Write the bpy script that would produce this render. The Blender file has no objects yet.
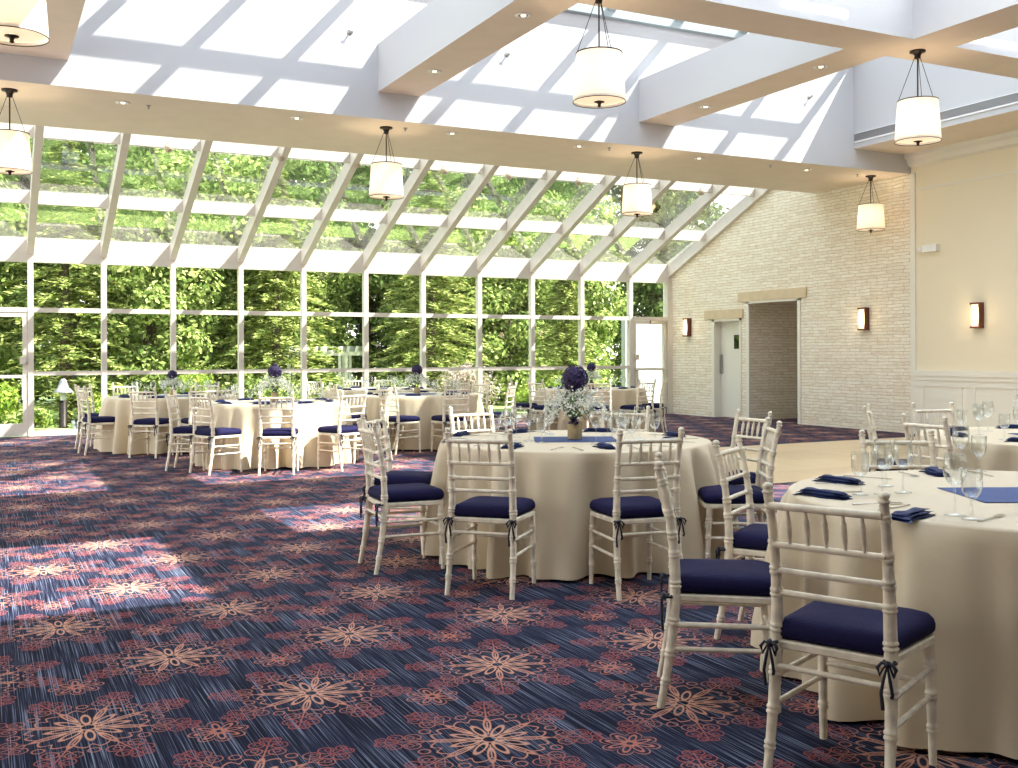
import bpy, bmesh, math, random
from mathutils import Vector, Matrix
from math import sin, cos, pi, radians as RAD, atan2, sqrt, hypot, exp
random.seed(7)
SC = bpy.context.scene
COL = SC.collection

# ------------------------------------------------------------------ camera
cam_d = bpy.data.cameras.new('camera'); cam = bpy.data.objects.new('camera', cam_d); COL.objects.link(cam)
cam.location = (0, 0, 1.35)
YAW, ROLL = 0.4681, -0.004
cam.rotation_euler = (Matrix.Rotation(-YAW, 3, 'Z') @ Matrix.Rotation(pi/2, 3, 'X') @ Matrix.Rotation(ROLL, 3, 'Z')).to_euler()
cam_d.sensor_width = 36; cam_d.lens = 36*1043/1018; cam_d.shift_y = -29.5/1018
cam_d.clip_end = 300
SC.camera = cam
# ------------------------------------------------------------------ colour management, world, sun
SC.view_settings.view_transform = 'Standard'; SC.view_settings.look = 'None'
SC.view_settings.gamma = 1; SC.view_settings.use_curve_mapping = False
SC.view_settings.exposure = 0.2
SC.cycles.use_denoising = True
SC.cycles.max_bounces = 10; SC.cycles.diffuse_bounces = 5; SC.cycles.transparent_max_bounces = 24
SC.cycles.caustics_reflective = False; SC.cycles.caustics_refractive = False
SC.cycles.sample_clamp_indirect = 8
W = bpy.data.worlds.new('sky'); SC.world = W; W.use_nodes = True
wn = W.node_tree.nodes; wl = W.node_tree.links
bg = wn['Background']; tc = wn.new('ShaderNodeTexCoord'); sp = wn.new('ShaderNodeSeparateXYZ'); rp = wn.new('ShaderNodeValToRGB')
wl.new(tc.outputs['Generated'], sp.inputs[0]); wl.new(sp.outputs['Z'], rp.inputs[0]); wl.new(rp.outputs[0], bg.inputs[0])
rp.color_ramp.elements[0].position = 0.0; rp.color_ramp.elements[0].color = (1.0, .95, .88, 1)
rp.color_ramp.elements[1].position = 0.55; rp.color_ramp.elements[1].color = (.74, .85, 1.0, 1)
bg.inputs[1].default_value = 2.95
SUN_DIR = Vector((-.633, .5, -1.0)).normalized()
sd = bpy.data.lights.new('sun', 'SUN'); sun = bpy.data.objects.new('sun', sd); COL.objects.link(sun)
sd.energy = 15.5; sd.angle = RAD(0.6); sd.color = (1, .96, .90)
sun.rotation_euler = SUN_DIR.to_track_quat('-Z', 'Y').to_euler(); sun.location = (20, -15, 30)
PENDANT_W, SCONCE_W = 6, 3

# ------------------------------------------------------------------ node helper
class S:
    """a socket with arithmetic"""
    nt = None
    def __init__(s, v): s.v = v
    @staticmethod
    def m(op, *a):
        n = S.nt.nodes.new('ShaderNodeMath'); n.operation = op
        for i, x in enumerate(a):
            x = x.v if isinstance(x, S) else x
            if isinstance(x, (int, float)): n.inputs[i].default_value = x
            else: S.nt.links.new(x, n.inputs[i])
        return S(n.outputs[0])
    def __add__(a, b): return S.m('ADD', a, b)
    __radd__ = __add__
    def __sub__(a, b): return S.m('SUBTRACT', a, b)
    def __rsub__(a, b): return S.m('SUBTRACT', b, a)
    def __mul__(a, b): return S.m('MULTIPLY', a, b)
    __rmul__ = __mul__
    def __truediv__(a, b): return S.m('DIVIDE', a, b)
def sabs(a): return S.m('ABSOLUTE', a)
def smax(a, b): return S.m('MAXIMUM', a, b)
def clamp01(a): return S.m('MINIMUM', S.m('MAXIMUM', a, 0.0), 1.0)
def line(d, w): return clamp01(1.6 - sabs(d)/w)
def lt(a, b): return S.m('LESS_THAN', a, b)
def gt(a, b): return S.m('GREATER_THAN', a, b)
def dist(u, v, cu, cv): return S.m('SQRT', (u-cu)*(u-cu) + (v-cv)*(v-cv))

def new_mat(name):
    m = bpy.data.materials.new(name); m.use_nodes = True
    nt = m.node_tree; b = nt.nodes['Principled BSDF']
    return m, nt, b
def mat(name, col, rough=.5, metal=0, bump=0, bscale=40, var=0, vscale=6, sheen=0, spec=None, stretch=None):
    m, nt, b = new_mat(name)
    b.inputs['Base Color'].default_value = (*col, 1); b.inputs['Roughness'].default_value = rough; b.inputs['Metallic'].default_value = metal
    if sheen: b.inputs['Sheen Weight'].default_value = sheen
    if spec is not None: b.inputs['Specular IOR Level'].default_value = spec
    if bump or var:
        t = nt.nodes.new('ShaderNodeTexCoord'); src = t.outputs['Object']
        if stretch:
            mp = nt.nodes.new('ShaderNodeMapping'); mp.inputs['Scale'].default_value = stretch; nt.links.new(src, mp.inputs[0]); src = mp.outputs[0]
    if bump:
        n = nt.nodes.new('ShaderNodeTexNoise'); n.inputs['Scale'].default_value = bscale; n.inputs['Detail'].default_value = 4
        bp = nt.nodes.new('ShaderNodeBump'); bp.inputs['Strength'].default_value = bump; bp.inputs['Distance'].default_value = .01
        nt.links.new(src, n.inputs['Vector']); nt.links.new(n.outputs[0], bp.inputs['Height']); nt.links.new(bp.outputs[0], b.inputs['Normal'])
    if var:
        n = nt.nodes.new('ShaderNodeTexNoise'); n.inputs['Scale'].default_value = vscale; n.inputs['Detail'].default_value = 5
        r = nt.nodes.new('ShaderNodeValToRGB'); nt.links.new(src, n.inputs['Vector']); nt.links.new(n.outputs[0], r.inputs[0])
        r.color_ramp.elements[0].position = .3; r.color_ramp.elements[1].position = .7
        r.color_ramp.elements[0].color = tuple(max(0, c*(1-var)) for c in col)+(1,); r.color_ramp.elements[1].color = tuple(min(1, c*(1+var*.6)) for c in col)+(1,)
        nt.links.new(r.outputs[0], b.inputs['Base Color'])
    return m

M = {}
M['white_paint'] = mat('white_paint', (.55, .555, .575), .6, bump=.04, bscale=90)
M['soffit_beige'] = mat('soffit_beige', (.80, .71, .59), .65, bump=.05, bscale=30, var=.04, vscale=3)  # undersides get a warmer beige than the side faces
M['beige_paint'] = mat('beige_paint', (.76, .68, .51), .7, bump=.04, bscale=60)
M['trim_paint'] = mat('trim_paint', (.74, .715, .63), .45)
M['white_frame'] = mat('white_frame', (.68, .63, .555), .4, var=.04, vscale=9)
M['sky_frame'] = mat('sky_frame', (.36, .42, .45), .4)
M['door_paint'] = mat('door_paint', (.74, .73, .64), .45)
M['lintel_stone'] = mat('lintel_stone', (.62, .50, .33), .8, bump=.2, bscale=25, var=.08)
M['chair_paint'] = mat('chair_paint', (.82, .745, .585), .42, bump=.12, bscale=60, var=.2, vscale=22)
M['cushion'] = mat('navy_cushion_cloth', (.011, .010, .046), .75, bump=.25, bscale=120, spec=.1)
M['ribbon'] = mat('navy_ribbon', (.008, .009, .02), .5)
M['napkin'] = mat('navy_napkin_cloth', (.010, .020, .085), .6, bump=.3, bscale=150, spec=.2)
M['runner'] = mat('blue_runner_cloth', (.045, .08, .22), .6, bump=.2, bscale=150, spec=.2)
M['cloth'] = mat('cream_tablecloth', (.64, .54, .37), .62, bump=.5, bscale=7, sheen=.15)
M['dark_metal'] = mat('dark_bronze', (.035, .028, .024), .4, .7)
M['copper'] = mat('copper_bronze', (.16, .05, .03), .35, .6)
M['silver'] = mat('silver', (.6, .58, .55), .22, 1)
M['steel'] = mat('brushed_steel', (.45, .44, .42), .35, .9)
M['white_plastic'] = mat('white_plastic', (.8, .8, .77), .4)
M['wood'] = None
M['bark'] = mat('bark', (.12, .085, .06), .9, bump=.6, bscale=14, var=.3)
M['stem'] = mat('green_stem', (.10, .19, .05), .6)
M['vase'] = mat('burlap_vase', (.50, .38, .20), .85, bump=.5, bscale=180, var=.15, vscale=60)
M['purple'] = mat('purple_petals', (.028, .012, .085), .6, var=.8, vscale=45)
M['breath'] = mat('white_tiny_blossoms', (.80, .82, .74), .7)
M['lawn'] = mat('lawn', (.34, .44, .14), .9, bump=.6, bscale=30, var=.4, vscale=1.5)
M['grille'] = mat('grey_grille', (.33, .33, .34), .5, .3)
M['globe'] = mat('frosted_globe', (.46, .39, .29), .35)
M['siding'] = mat('white_siding', (.46, .48, .50), .5)
M['pale_blue'] = mat('pale_blue_panel', (.26, .33, .38), .5)
M['brown_fin'] = mat('weathered_white', (.70, .68, .63), .6)
M['vent_white'] = mat('vent_trim', (.82, .82, .83), .5)

def emis(name, col, strength, base=(.8, .7, .55)):
    m, nt, b = new_mat(name); b.inputs['Base Color'].default_value = (*base, 1); b.inputs['Roughness'].default_value = .5
    b.inputs['Emission Color'].default_value = (*col, 1); b.inputs['Emission Strength'].default_value = strength
    return m
M['sconce_glass'] = emis('lit_sconce_glass', (1, .80, .52), .9)
M['diffuser'] = emis('lit_diffuser', (1, .74, .47), .75)
M['bulb'] = emis('lit_bulb', (1, .85, .6), 3.0)

def shade_mat():
    m, nt, b = new_mat('cream_lampshade')
    nt.nodes.remove(b); out = nt.nodes['Material Output']
    d = nt.nodes.new('ShaderNodeBsdfDiffuse'); t = nt.nodes.new('ShaderNodeBsdfTranslucent'); x = nt.nodes.new('ShaderNodeMixShader')
    d.inputs[0].default_value = (.86, .81, .73, 1); t.inputs[0].default_value = (.85, .76, .65, 1); x.inputs[0].default_value = .32
    nt.links.new(d.outputs[0], x.inputs[1]); nt.links.new(t.outputs[0], x.inputs[2]); nt.links.new(x.outputs[0], out.inputs[0])
    return m
M['shade'] = shade_mat()

def glass_mat(name, ior, tint, gain=1.0, power=5):
    m, nt, b = new_mat(name); nt.nodes.remove(b); out = nt.nodes['Material Output']
    f = nt.nodes.new('ShaderNodeLayerWeight'); f.inputs[0].default_value = .5; mf = nt.nodes.new('ShaderNodeMath'); mf.operation = 'POWER'; mf.inputs[1].default_value = power; mf2 = nt.nodes.new('ShaderNodeMath'); mf2.operation = 'MULTIPLY_ADD'; f0 = ((ior-1)/(ior+1))**2; mf2.inputs[1].default_value = 1-f0; mf2.inputs[2].default_value = f0; nt.links.new(f.outputs['Facing'], mf.inputs[0]); nt.links.new(mf.outputs[0], mf2.inputs[0])
    t = nt.nodes.new('ShaderNodeBsdfTransparent'); g = nt.nodes.new('ShaderNodeBsdfGlossy'); x = nt.nodes.new('ShaderNodeMixShader')
    t.inputs[0].default_value = (*tint, 1); g.inputs['Roughness'].default_value = 0.0; g.inputs[0].default_value = (.95, .97, .97, 1)
    src = mf2.outputs[0]
    if gain != 1:
        mm = nt.nodes.new('ShaderNodeMath'); mm.operation = 'MULTIPLY'; mm.use_clamp = True; mm.inputs[1].default_value = gain; nt.links.new(src, mm.inputs[0]); src = mm.outputs[0]
    nt.links.new(src, x.inputs[0]); nt.links.new(t.outputs[0], x.inputs[1]); nt.links.new(g.outputs[0], x.inputs[2]); nt.links.new(x.outputs[0], out.inputs[0])
    return m
M['pane'] = glass_mat('window_glass', 1.5, (.95, .98, .96), .7)
M['roof_pane'] = glass_mat('sloped_roof_glass', 1.55, (.86, .90, .87), 2.8, 4)
M['crystal'] = glass_mat('clear_crystal', 1.5, (.965, .972, .97), 1.1, 2.6)

def leaf_mat(name, c0, c1, c2):
    m, nt, b = new_mat(name); nt.nodes.remove(b); out = nt.nodes['Material Output']
    g = nt.nodes.new('ShaderNodeNewGeometry'); r = nt.nodes.new('ShaderNodeValToRGB')
    nt.links.new(g.outputs['Random Per Island'], r.inputs[0])
    r.color_ramp.elements[0].color = (*c0, 1); r.color_ramp.elements[1].color = (*c2, 1); e = r.color_ramp.elements.new(.5); e.color = (*c1, 1)
    d = nt.nodes.new('ShaderNodeBsdfDiffuse'); t = nt.nodes.new('ShaderNodeBsdfTranslucent'); x = nt.nodes.new('ShaderNodeMixShader'); x.inputs[0].default_value = .3
    for q in (d, t): nt.links.new(r.outputs[0], q.inputs[0])
    nt.links.new(d.outputs[0], x.inputs[1]); nt.links.new(t.outputs[0], x.inputs[2]); nt.links.new(x.outputs[0], out.inputs[0])
    return m
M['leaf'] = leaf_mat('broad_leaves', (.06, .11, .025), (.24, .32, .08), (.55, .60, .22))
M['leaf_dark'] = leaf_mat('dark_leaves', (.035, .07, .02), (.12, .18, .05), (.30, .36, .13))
M['needle'] = leaf_mat('conifer_needles', (.07, .13, .03), (.32, .38, .10), (.65, .66, .25))
M['fern'] = leaf_mat('fern_leaves', (.12, .22, .03), (.28, .38, .06), (.45, .50, .12))
M['pink'] = leaf_mat('pink_blossoms', (.16, .20, .08), (.52, .40, .34), (.70, .58, .52))

def carpet_mat():
    m, nt, b = new_mat('floral_carpet'); S.nt = nt
    t = nt.nodes.new('ShaderNodeTexCoord'); sp = nt.nodes.new('ShaderNodeSeparateXYZ'); nt.links.new(t.outputs['Object'], sp.inputs[0])
    x, y = S(sp.outputs[0]), S(sp.outputs[1])
    def cell(x0, y0):
        yy = y - y0; j = S.m('ROUND', yy/.78); yl = yy - j*.78
        xo = x - x0 - j*.415; xl = xo - S.m('ROUND', xo/.83)*.83
        r = S.m('SQRT', xl*xl + yl*yl); th = S.m('ARCTAN2', yl, xl)
        return r, th
    r, th = cell(1.17, 4.08)
    t8 = S.m('PINGPONG', th, pi/8); u, v = r*S.m('COSINE', t8), r*S.m('SINE', t8)
    tb = S.m('PINGPONG', th + pi/8, pi/8); ub, vb = r*S.m('COSINE', tb), r*S.m('SINE', tb)
    w = .0030
    inner = line(r - .026, w)
    pet = (S.m('SQRT', ((u-.088)/.05)*((u-.088)/.05) + (v/.015)*(v/.015)) - 1)*.014
    inner = smax(inner, line(pet, w))
    c4 = S.m('POWER', sabs(S.m('COSINE', th*4)), .5)
    notch = S.m('POWER', 2.718, (t8/.075)*(t8/.075)*-1.0)
    f = c4*.068 + .148 - notch*.034
    inner = smax(inner, line(r - f, w*1.25))
    inner = smax(inner, line(vb, .0022)*lt(r, .17)*gt(r, .05))
    pet2 = (S.m('SQRT', ((ub-.145)/.055)*((ub-.145)/.055) + (vb/.012)*(vb/.012)) - 1)*.012
    inner = smax(inner, line(pet2, w))
    outer = line(vb, .0028)*gt(r, .19)*lt(r, .375)
    for cu, cv, rr in ((.268, .040, .029), (.330, .040, .027), (.380, .019, .019)):
        dd = dist(ub, vb, cu, cv)
        outer = smax(outer, line(dd - rr, .0022)); outer = smax(outer, line(dist(ub, vb, cu+rr*.25, cv-rr*.1) - rr*.42, .0018))
    for cu in (.225, .27, .315):
        outer = smax(outer, line((ub - cu) - vb*.9, .0024)*lt(vb, .036)*gt(ub, .2))
    outer = smax(outer, line(dist(u, v, .245, .0) - .02, .0028))
    r2, th2 = cell(1.17, 4.60); r2 = r2*1.22
    q8 = S.m('PINGPONG', th2, pi/8); u2, v2 = r2*S.m('COSINE', q8), r2*S.m('SINE', q8)
    sm = line(r2 - .018, w)
    sm = smax(sm, line((S.m('SQRT', ((u2-.062)/.036)*((u2-.062)/.036) + (v2/.014)*(v2/.014)) - 1)*.013, w))
    c42 = S.m('POWER', sabs(S.m('COSINE', th2*4)), .6)
    sm = smax(sm, line(r2 - (c42*.05+.078), w*1.1))
    # yarn streaks run towards the glass wall
    mp = nt.nodes.new('ShaderNodeMapping'); mp.inputs['Scale'].default_value = (230, 2.0, 1); nt.links.new(t.outputs['Object'], mp.inputs[0])
    n = nt.nodes.new('ShaderNodeTexNoise'); n.inputs['Scale'].default_value = 1; n.inputs['Detail'].default_value = 3; nt.links.new(mp.outputs[0], n.inputs['Vector'])
    rp = nt.nodes.new('ShaderNodeValToRGB'); nt.links.new(n.outputs[0], rp.inputs[0])
    e = rp.color_ramp.elements; e[0].position = .36; e[0].color = (.003, .0035, .009, 1); e[1].position = .76; e[1].color = (.27, .32, .43, 1)
    k = e.new(.54); k.color = (.016, .019, .045, 1)
    def mix(fac, a, bb):
        q = nt.nodes.new('ShaderNodeMix'); q.data_type = 'RGBA'; nt.links.new(fac.v, q.inputs[0])
        for i, z in ((6, a), (7, bb)):
            if isinstance(z, tuple): q.inputs[i].default_value = (*z, 1)
            else: nt.links.new(z, q.inputs[i])
        return q.outputs[2]
    grad = clamp01((r - .08)/.26)
    colr = mix(grad, (.58, .31, .21), (.33, .085, .075))
    blush = clamp01(1.0 - sabs(r - .30)/.09)*.05*lt(vb, .06)
    c = mix(blush, rp.outputs[0], (.16, .04, .05))
    c = mix(sm*.88, c, (.45, .17, .12))
    c = mix(outer*.85, c, colr)
    c = mix(inner*.95, c, colr)
    nt.links.new(c, b.inputs['Base Color']); b.inputs['Roughness'].default_value = .85
    b.inputs['Specular IOR Level'].default_value = .08
    bp = nt.nodes.new('ShaderNodeBump'); bp.inputs['Strength'].default_value = .35; bp.inputs['Distance'].default_value = .004
    nt.links.new(n.outputs[0], bp.inputs['Height']); nt.links.new(bp.outputs[0], b.inputs['Normal'])
    return m
M['carpet'] = carpet_mat()

def stone_mat(name, light, dark):
    m, nt, b = new_mat(name); S.nt = nt
    t = nt.nodes.new('ShaderNodeTexCoord'); sp = nt.nodes.new('ShaderNodeSeparateXYZ'); nt.links.new(t.outputs['Object'], sp.inputs[0])
    cb = nt.nodes.new('ShaderNodeCombineXYZ'); nt.links.new((S(sp.outputs[0])+S(sp.outputs[1])).v, cb.inputs[0]); nt.links.new(sp.outputs[2], cb.inputs[1])
    wb = nt.nodes.new('ShaderNodeTexNoise'); wb.inputs['Scale'].default_value = 5; nt.links.new(cb.outputs[0], wb.inputs['Vector'])
    vm = nt.nodes.new('ShaderNodeVectorMath'); vm.operation = 'MULTIPLY_ADD'; vm.inputs[1].default_value = (.05, .035, 0)
    nt.links.new(wb.outputs['Color'], vm.inputs[0]); nt.links.new(cb.outputs[0], vm.inputs[2])
    br = nt.nodes.new('ShaderNodeTexBrick'); nt.links.new(vm.outputs[0], br.inputs['Vector'])
    br.offset = .37; br.squash = .7; br.squash_frequency = 3
    br.inputs['Scale'].default_value = 1; br.inputs['Brick Width'].default_value = .36; br.inputs['Row Height'].default_value = .058
    br.inputs['Mortar Size'].default_value = .0035; br.inputs['Mortar Smooth'].default_value = .4; br.inputs['Bias'].default_value = -.25
    br.inputs['Color1'].default_value = (*light, 1); br.inputs['Color2'].default_value = (*dark, 1); br.inputs['Mortar'].default_value = (dark[0]*.55, dark[1]*.52, dark[2]*.45, 1)
    n2 = nt.nodes.new('ShaderNodeTexNoise'); n2.inputs['Scale'].default_value = 9; n2.inputs['Detail'].default_value = 6
    mp = nt.nodes.new('ShaderNodeMapping'); mp.inputs['Scale'].default_value = (.8, 4, 1); nt.links.new(cb.outputs[0], mp.inputs[0]); nt.links.new(mp.outputs[0], n2.inputs['Vector'])
    mx = nt.nodes.new('ShaderNodeMix'); mx.data_type = 'RGBA'; mx.blend_type = 'MULTIPLY'; mx.inputs[0].default_value = .55
    r2 = nt.nodes.new('ShaderNodeValToRGB'); nt.links.new(n2.outputs[0], r2.inputs[0])
    r2.color_ramp.elements[0].position = .3; r2.color_ramp.elements[0].color = (.72, .66, .56, 1); r2.color_ramp.elements[1].position = .62; r2.color_ramp.elements[1].color = (1, 1, 1, 1)
    nt.links.new(br.outputs['Color'], mx.inputs[6]); nt.links.new(r2.outputs[0], mx.inputs[7]); nt.links.new(mx.outputs[2], b.inputs['Base Color'])
    b.inputs['Roughness'].default_value = .85; b.inputs['Specular IOR Level'].default_value = .2
    rb = nt.nodes.new('ShaderNodeRGBToBW'); nt.links.new(mx.outputs[2], rb.inputs[0])
    bp = nt.nodes.new('ShaderNodeBump'); bp.inputs['Strength'].default_value = .7; bp.inputs['Distance'].default_value = .025
    nt.links.new(rb.outputs[0], bp.inputs['Height']); nt.links.new(bp.outputs[0], b.inputs['Normal'])
    return m
M['stone'] = stone_mat('cream_ledger_stone', (.88, .83, .71), (.78, .69, .54))

def wood_mat():
    m, nt, b = new_mat('pale_parquet')
    t = nt.nodes.new('ShaderNodeTexCoord'); br = nt.nodes.new('ShaderNodeTexBrick'); nt.links.new(t.outputs['Object'], br.inputs['Vector'])
    br.offset = .5; br.inputs['Scale'].default_value = 1; br.inputs['Brick Width'].default_value = .92; br.inputs['Row Height'].default_value = .92
    br.inputs['Mortar Size'].default_value = .004; br.inputs['Color1'].default_value = (.66, .50, .30, 1); br.inputs['Color2'].default_value = (.58, .42, .24, 1); br.inputs['Mortar'].default_value = (.3, .2, .1, 1)
    n = nt.nodes.new('ShaderNodeTexNoise'); mp = nt.nodes.new('ShaderNodeMapping'); mp.inputs['Scale'].default_value = (3, 40, 1); nt.links.new(t.outputs['Object'], mp.inputs[0]); nt.links.new(mp.outputs[0], n.inputs['Vector'])
    mx = nt.nodes.new('ShaderNodeMix'); mx.data_type = 'RGBA'; mx.blend_type = 'OVERLAY'; mx.inputs[0].default_value = .25
    nt.links.new(br.outputs[0], mx.inputs[6]); nt.links.new(n.outputs['Color'], mx.inputs[7]); nt.links.new(mx.outputs[2], b.inputs['Base Color'])
    b.inputs['Roughness'].default_value = .35
    return m
M['wood'] = wood_mat()

# ------------------------------------------------------------------ mesh helpers
class MB:
    def __init__(s): s.v = []; s.f = []; s.sm = []; s.mi = []
    def add(s, vs, fs, smooth=False, mi=0):
        o = len(s.v); s.v += [tuple(p) for p in vs]
        for f in fs: s.f.append(tuple(i+o for i in f)); s.sm.append(smooth); s.mi.append(mi)
        return s
    def box(s, x0, x1, y0, y1, z0, z1, mi=0, bottom=None):
        o = len(s.v)
        s.v += [(x0,y0,z0),(x1,y0,z0),(x1,y1,z0),(x0,y1,z0),(x0,y0,z1),(x1,y0,z1),(x1,y1,z1),(x0,y1,z1)]
        for i, f in enumerate(((0,3,2,1),(4,5,6,7),(0,1,5,4),(1,2,6,5),(2,3,7,6),(3,0,4,7))):
            s.f.append(tuple(k+o for k in f)); s.sm.append(False); s.mi.append(bottom if (i == 0 and bottom is not None) else mi)
        return s
    def prism(s, poly, axis, a, b, mi=0, mis=None):
        """poly: 2-D outline; axis 'x' -> (y,z), 'y' -> (x,z), 'z' -> (x,y)"""
        def P(p, t): return {'x': (t, p[0], p[1]), 'y': (p[0], t, p[1]), 'z': (p[0], p[1], t)}[axis]
        n = len(poly); vs = [P(p, a) for p in poly] + [P(p, b) for p in poly]
        o = len(s.v); s.v += vs
        fs = [tuple(range(n))[::-1], tuple(range(n, 2*n))]; ms = [mi, mi]
        for i in range(n):
            j = (i+1) % n; fs.append((i, j, n+j, n+i)); ms.append(mis[i] if mis else mi)
        for f, q in zip(fs, ms): s.f.append(tuple(k+o for k in f)); s.sm.append(False); s.mi.append(q)
        return s
    def tube(s, path, rad, seg=8, caps=True, smooth=True, flat=None):
        path = [Vector(p) for p in path]; n = len(path)
        if not hasattr(rad, '__len__'): rad = [rad]*n
        vs = []; ref = None
        for i, p in enumerate(path):
            d = (path[min(i+1, n-1)] - path[max(i-1, 0)]).normalized()
            if ref is None: ref = Vector((0, 0, 1)) if abs(d.z) < .9 else Vector((1, 0, 0))
            a = d.cross(ref).normalized(); bb = a.cross(d).normalized(); ref = bb
            for k in range(seg):
                t = 2*pi*k/seg; q = p + a*(rad[i]*cos(t)) + bb*(rad[i]*sin(t)*(flat or 1))
                vs.append(q)
        fs = []
        for i in range(n-1):
            for k in range(seg):
                j = (k+1) % seg; fs.append((i*seg+k, i*seg+j, (i+1)*seg+j, (i+1)*seg+k))
        s.add(vs, fs, smooth)
        if caps: s.add(vs[:seg], [tuple(range(seg))[::-1]]); s.add(vs[-seg:], [tuple(range(seg))])
        return s
    def lathe(s, prof, seg=24, c=(0, 0, 0), smooth=True):
        vs = []; n = len(prof)
        for r, z in prof:
            for k in range(seg): t = 2*pi*k/seg; vs.append((c[0]+r*cos(t), c[1]+r*sin(t), c[2]+z))
        fs = []
        for i in range(n-1):
            for k in range(seg):
                j = (k+1) % seg; fs.append((i*seg+k, i*seg+j, (i+1)*seg+j, (i+1)*seg+k))
        return s.add(vs, fs, smooth)
    def quad(s, c, a, b, mi=0): return s.add([c-a-b, c+a-b, c+a+b, c-a+b], [(0, 1, 2, 3)], False, mi)
    def build(s, name, m, parent=None, loc=None):
        me = bpy.data.meshes.new(name); me.from_pydata(s.v, [], s.f)
        ms = m if isinstance(m, (list, tuple)) else [m]
        for q in ms: me.materials.append(M[q] if isinstance(q, str) else q)
        me.polygons.foreach_set('use_smooth', s.sm); me.polygons.foreach_set('material_index', s.mi); me.update()
        o = bpy.data.objects.new(name, me); COL.objects.link(o)
        if parent: o.parent = parent
        if loc: o.location = loc
        return o
def empty(name, loc=(0, 0, 0), rz=0):
    o = bpy.data.objects.new(name, None); COL.objects.link(o); o.location = loc; o.rotation_euler = (0, 0, rz); o.empty_display_size = .1
    return o
def tag(o, label=None, cat=None, group=None, kind=None):
    if label: o['label'] = label
    if cat: o['category'] = cat
    if group: o['group'] = group
    if kind: o['kind'] = kind
    return o
def struct(o, label=None): o['kind'] = 'structure'; o['label'] = label or o.name.replace('_', ' '); return o
def copy_tree(src, name=None):
    r = src.copy(); COL.objects.link(r)
    for ch in src.children:
        c = ch.copy(); COL.objects.link(c); c.parent = r; c.matrix_parent_inverse = ch.matrix_parent_inverse
        for g in ch.children:
            d = g.copy(); COL.objects.link(d); d.parent = c
    return r
def rnd(a, b): return random.uniform(a, b)
def cl_norm(v): return v.normalized() if v.length > 1e-6 else Vector((0, 0, 1))

# ------------------------------------------------------------------ the room shell
HF, HB, ZH, ZB = 12.55, 14.84, 4.345, 4.69      # header front / back / soffit height / cross-beam height
D, WX, XR, ZS = 19.38, 13.9, 12.62, 6.12        # glass wall, stone wall, light-well right wall, skylight sill
SL, Z0 = .441, 3.36                             # slope and foot of the sloped glazing
def zg(y): return Z0 + SL*(D - y)
struct(MB().box(-5, 17, -6, D+.02, -.2, 0).build('floor', 'carpet'), 'dark navy carpet with rose floral medallions')
struct(MB().box(7.3, WX-.0, 8.4, 12.0, -.02, .006).build('floor_dance_area', 'wood'), 'pale parquet dance floor set into the carpet')
# header beam: white front face, warm soffit
h = MB(); h.prism([(HF, ZH), (HB, ZH), (HB, 5.30), (HF, ZS)], 'x', -5, WX, 0, [1, 0, 0, 0])
struct(h.build('ceiling_header_beam', ['white_paint', 'soffit_beige']), 'deep white header beam with warm soffit below the skylight')
H2B, H2F = 8.55, 7.96
struct(MB().box(-5, WX, H2F, H2B, ZB, 5.3, 0, 1).build('ceiling_cross_beam', ['white_paint', 'soffit_beige']), 'near cross beam carrying three pendants')
for x0, x1, y0, y1, nm in ((4.5, 5.07, H2B, HF, 'left'), (8.46, 9.08, H2B, HF, 'right'), (8.86, 9.5, 2.5, H2F, 'near')):
    struct(MB().box(x0, x1, y0, y1, ZB, 5.3, 0, 1).build('ceiling_beam_'+nm, ['white_paint', 'soffit_beige']), 'white ceiling beam running towards the glass wall, '+nm)
# flat ceilings left and right of the light well
struct(MB().box(-5, .87, -6, HF, 4.64, 4.8, 0, 1).build('ceiling_left', ['white_paint', 'soffit_beige']), 'flat ceiling at the left')
struct(MB().box(XR+.18, WX, -6, HF, 4.66, 4.8, 0, 1).build('ceiling_right', ['white_paint', 'soffit_beige']), 'flat ceiling strip along the beige wall')
struct(MB().box(XR, XR+.18, -6, HF, 4.66, ZS, 0, 1).build('wall_light_well', ['white_paint', 'soffit_beige']), 'white side wall of the light well')
struct(MB().box(-5.2, 14.2, -6.2, -6, 0, 6.3).build('wall_back_unseen', 'beige_paint'), 'unseen beige back wall, added to cut light from behind')  # behind the camera, added to darken the foreground
struct(MB().box(-5.2, -5, -6, 4, 0, 6.3).build('wall_left_unseen', 'beige_paint'), 'unseen beige left wall, added to trim light from the side')  # out of view, added and cut short to control side light
# unseen roof over the near part, holes shaped to place sun and fill light
xs = [.87, 3.2, 5.1, 6.1, 7.9, 7.95, 8.86, 9.5, 11.4, XR, XR+.3]; ys = [-6, -2, 2.75, 4.1, 4.7, 5.05, 5.2, 6.05, 7.225, 7.285, H2F]
def opening(xa, xb, ya, yb):
    xm, ym = (xa+xb)/2, (ya+yb)/2
    if 3.2 < xm < 5.1 and 2.75 < ym < 5.05: return True
    if 6.1 < xm < 7.9 and 4.7 < ym < 6.05: return True
    if xm < 3.2 and -2 < ym < 7.225: return True  # hole added for sky light, its sun lands out of view
    if 11.4 < xm < XR and -2 < ym < 2.75: return True
    if 9.5 < xm < XR and (4.1 < ym < 5.2 or ym > 7.225 and ym < 7.285): return True
    if 7.95 < xm < 8.86 and 7.225 < ym < 7.285: return True
    return False
rf = MB(); fr_ = MB()
for i in range(len(xs)-1):
    for j in range(len(ys)-1):
        if opening(xs[i], xs[i+1], ys[j], ys[j+1]): continue
        xm, ym = (xs[i]+xs[i+1])/2, (ys[j]+ys[j+1])/2
        if 5.1 < xm < XR and 2.75 < ym < 7.225: fr_.box(xs[i], xs[i+1], ys[j], ys[j+1], 6.22, 6.25)
        else: rf.box(xs[i], xs[i+1], ys[j], ys[j+1], 6.2, 6.34)
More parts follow.
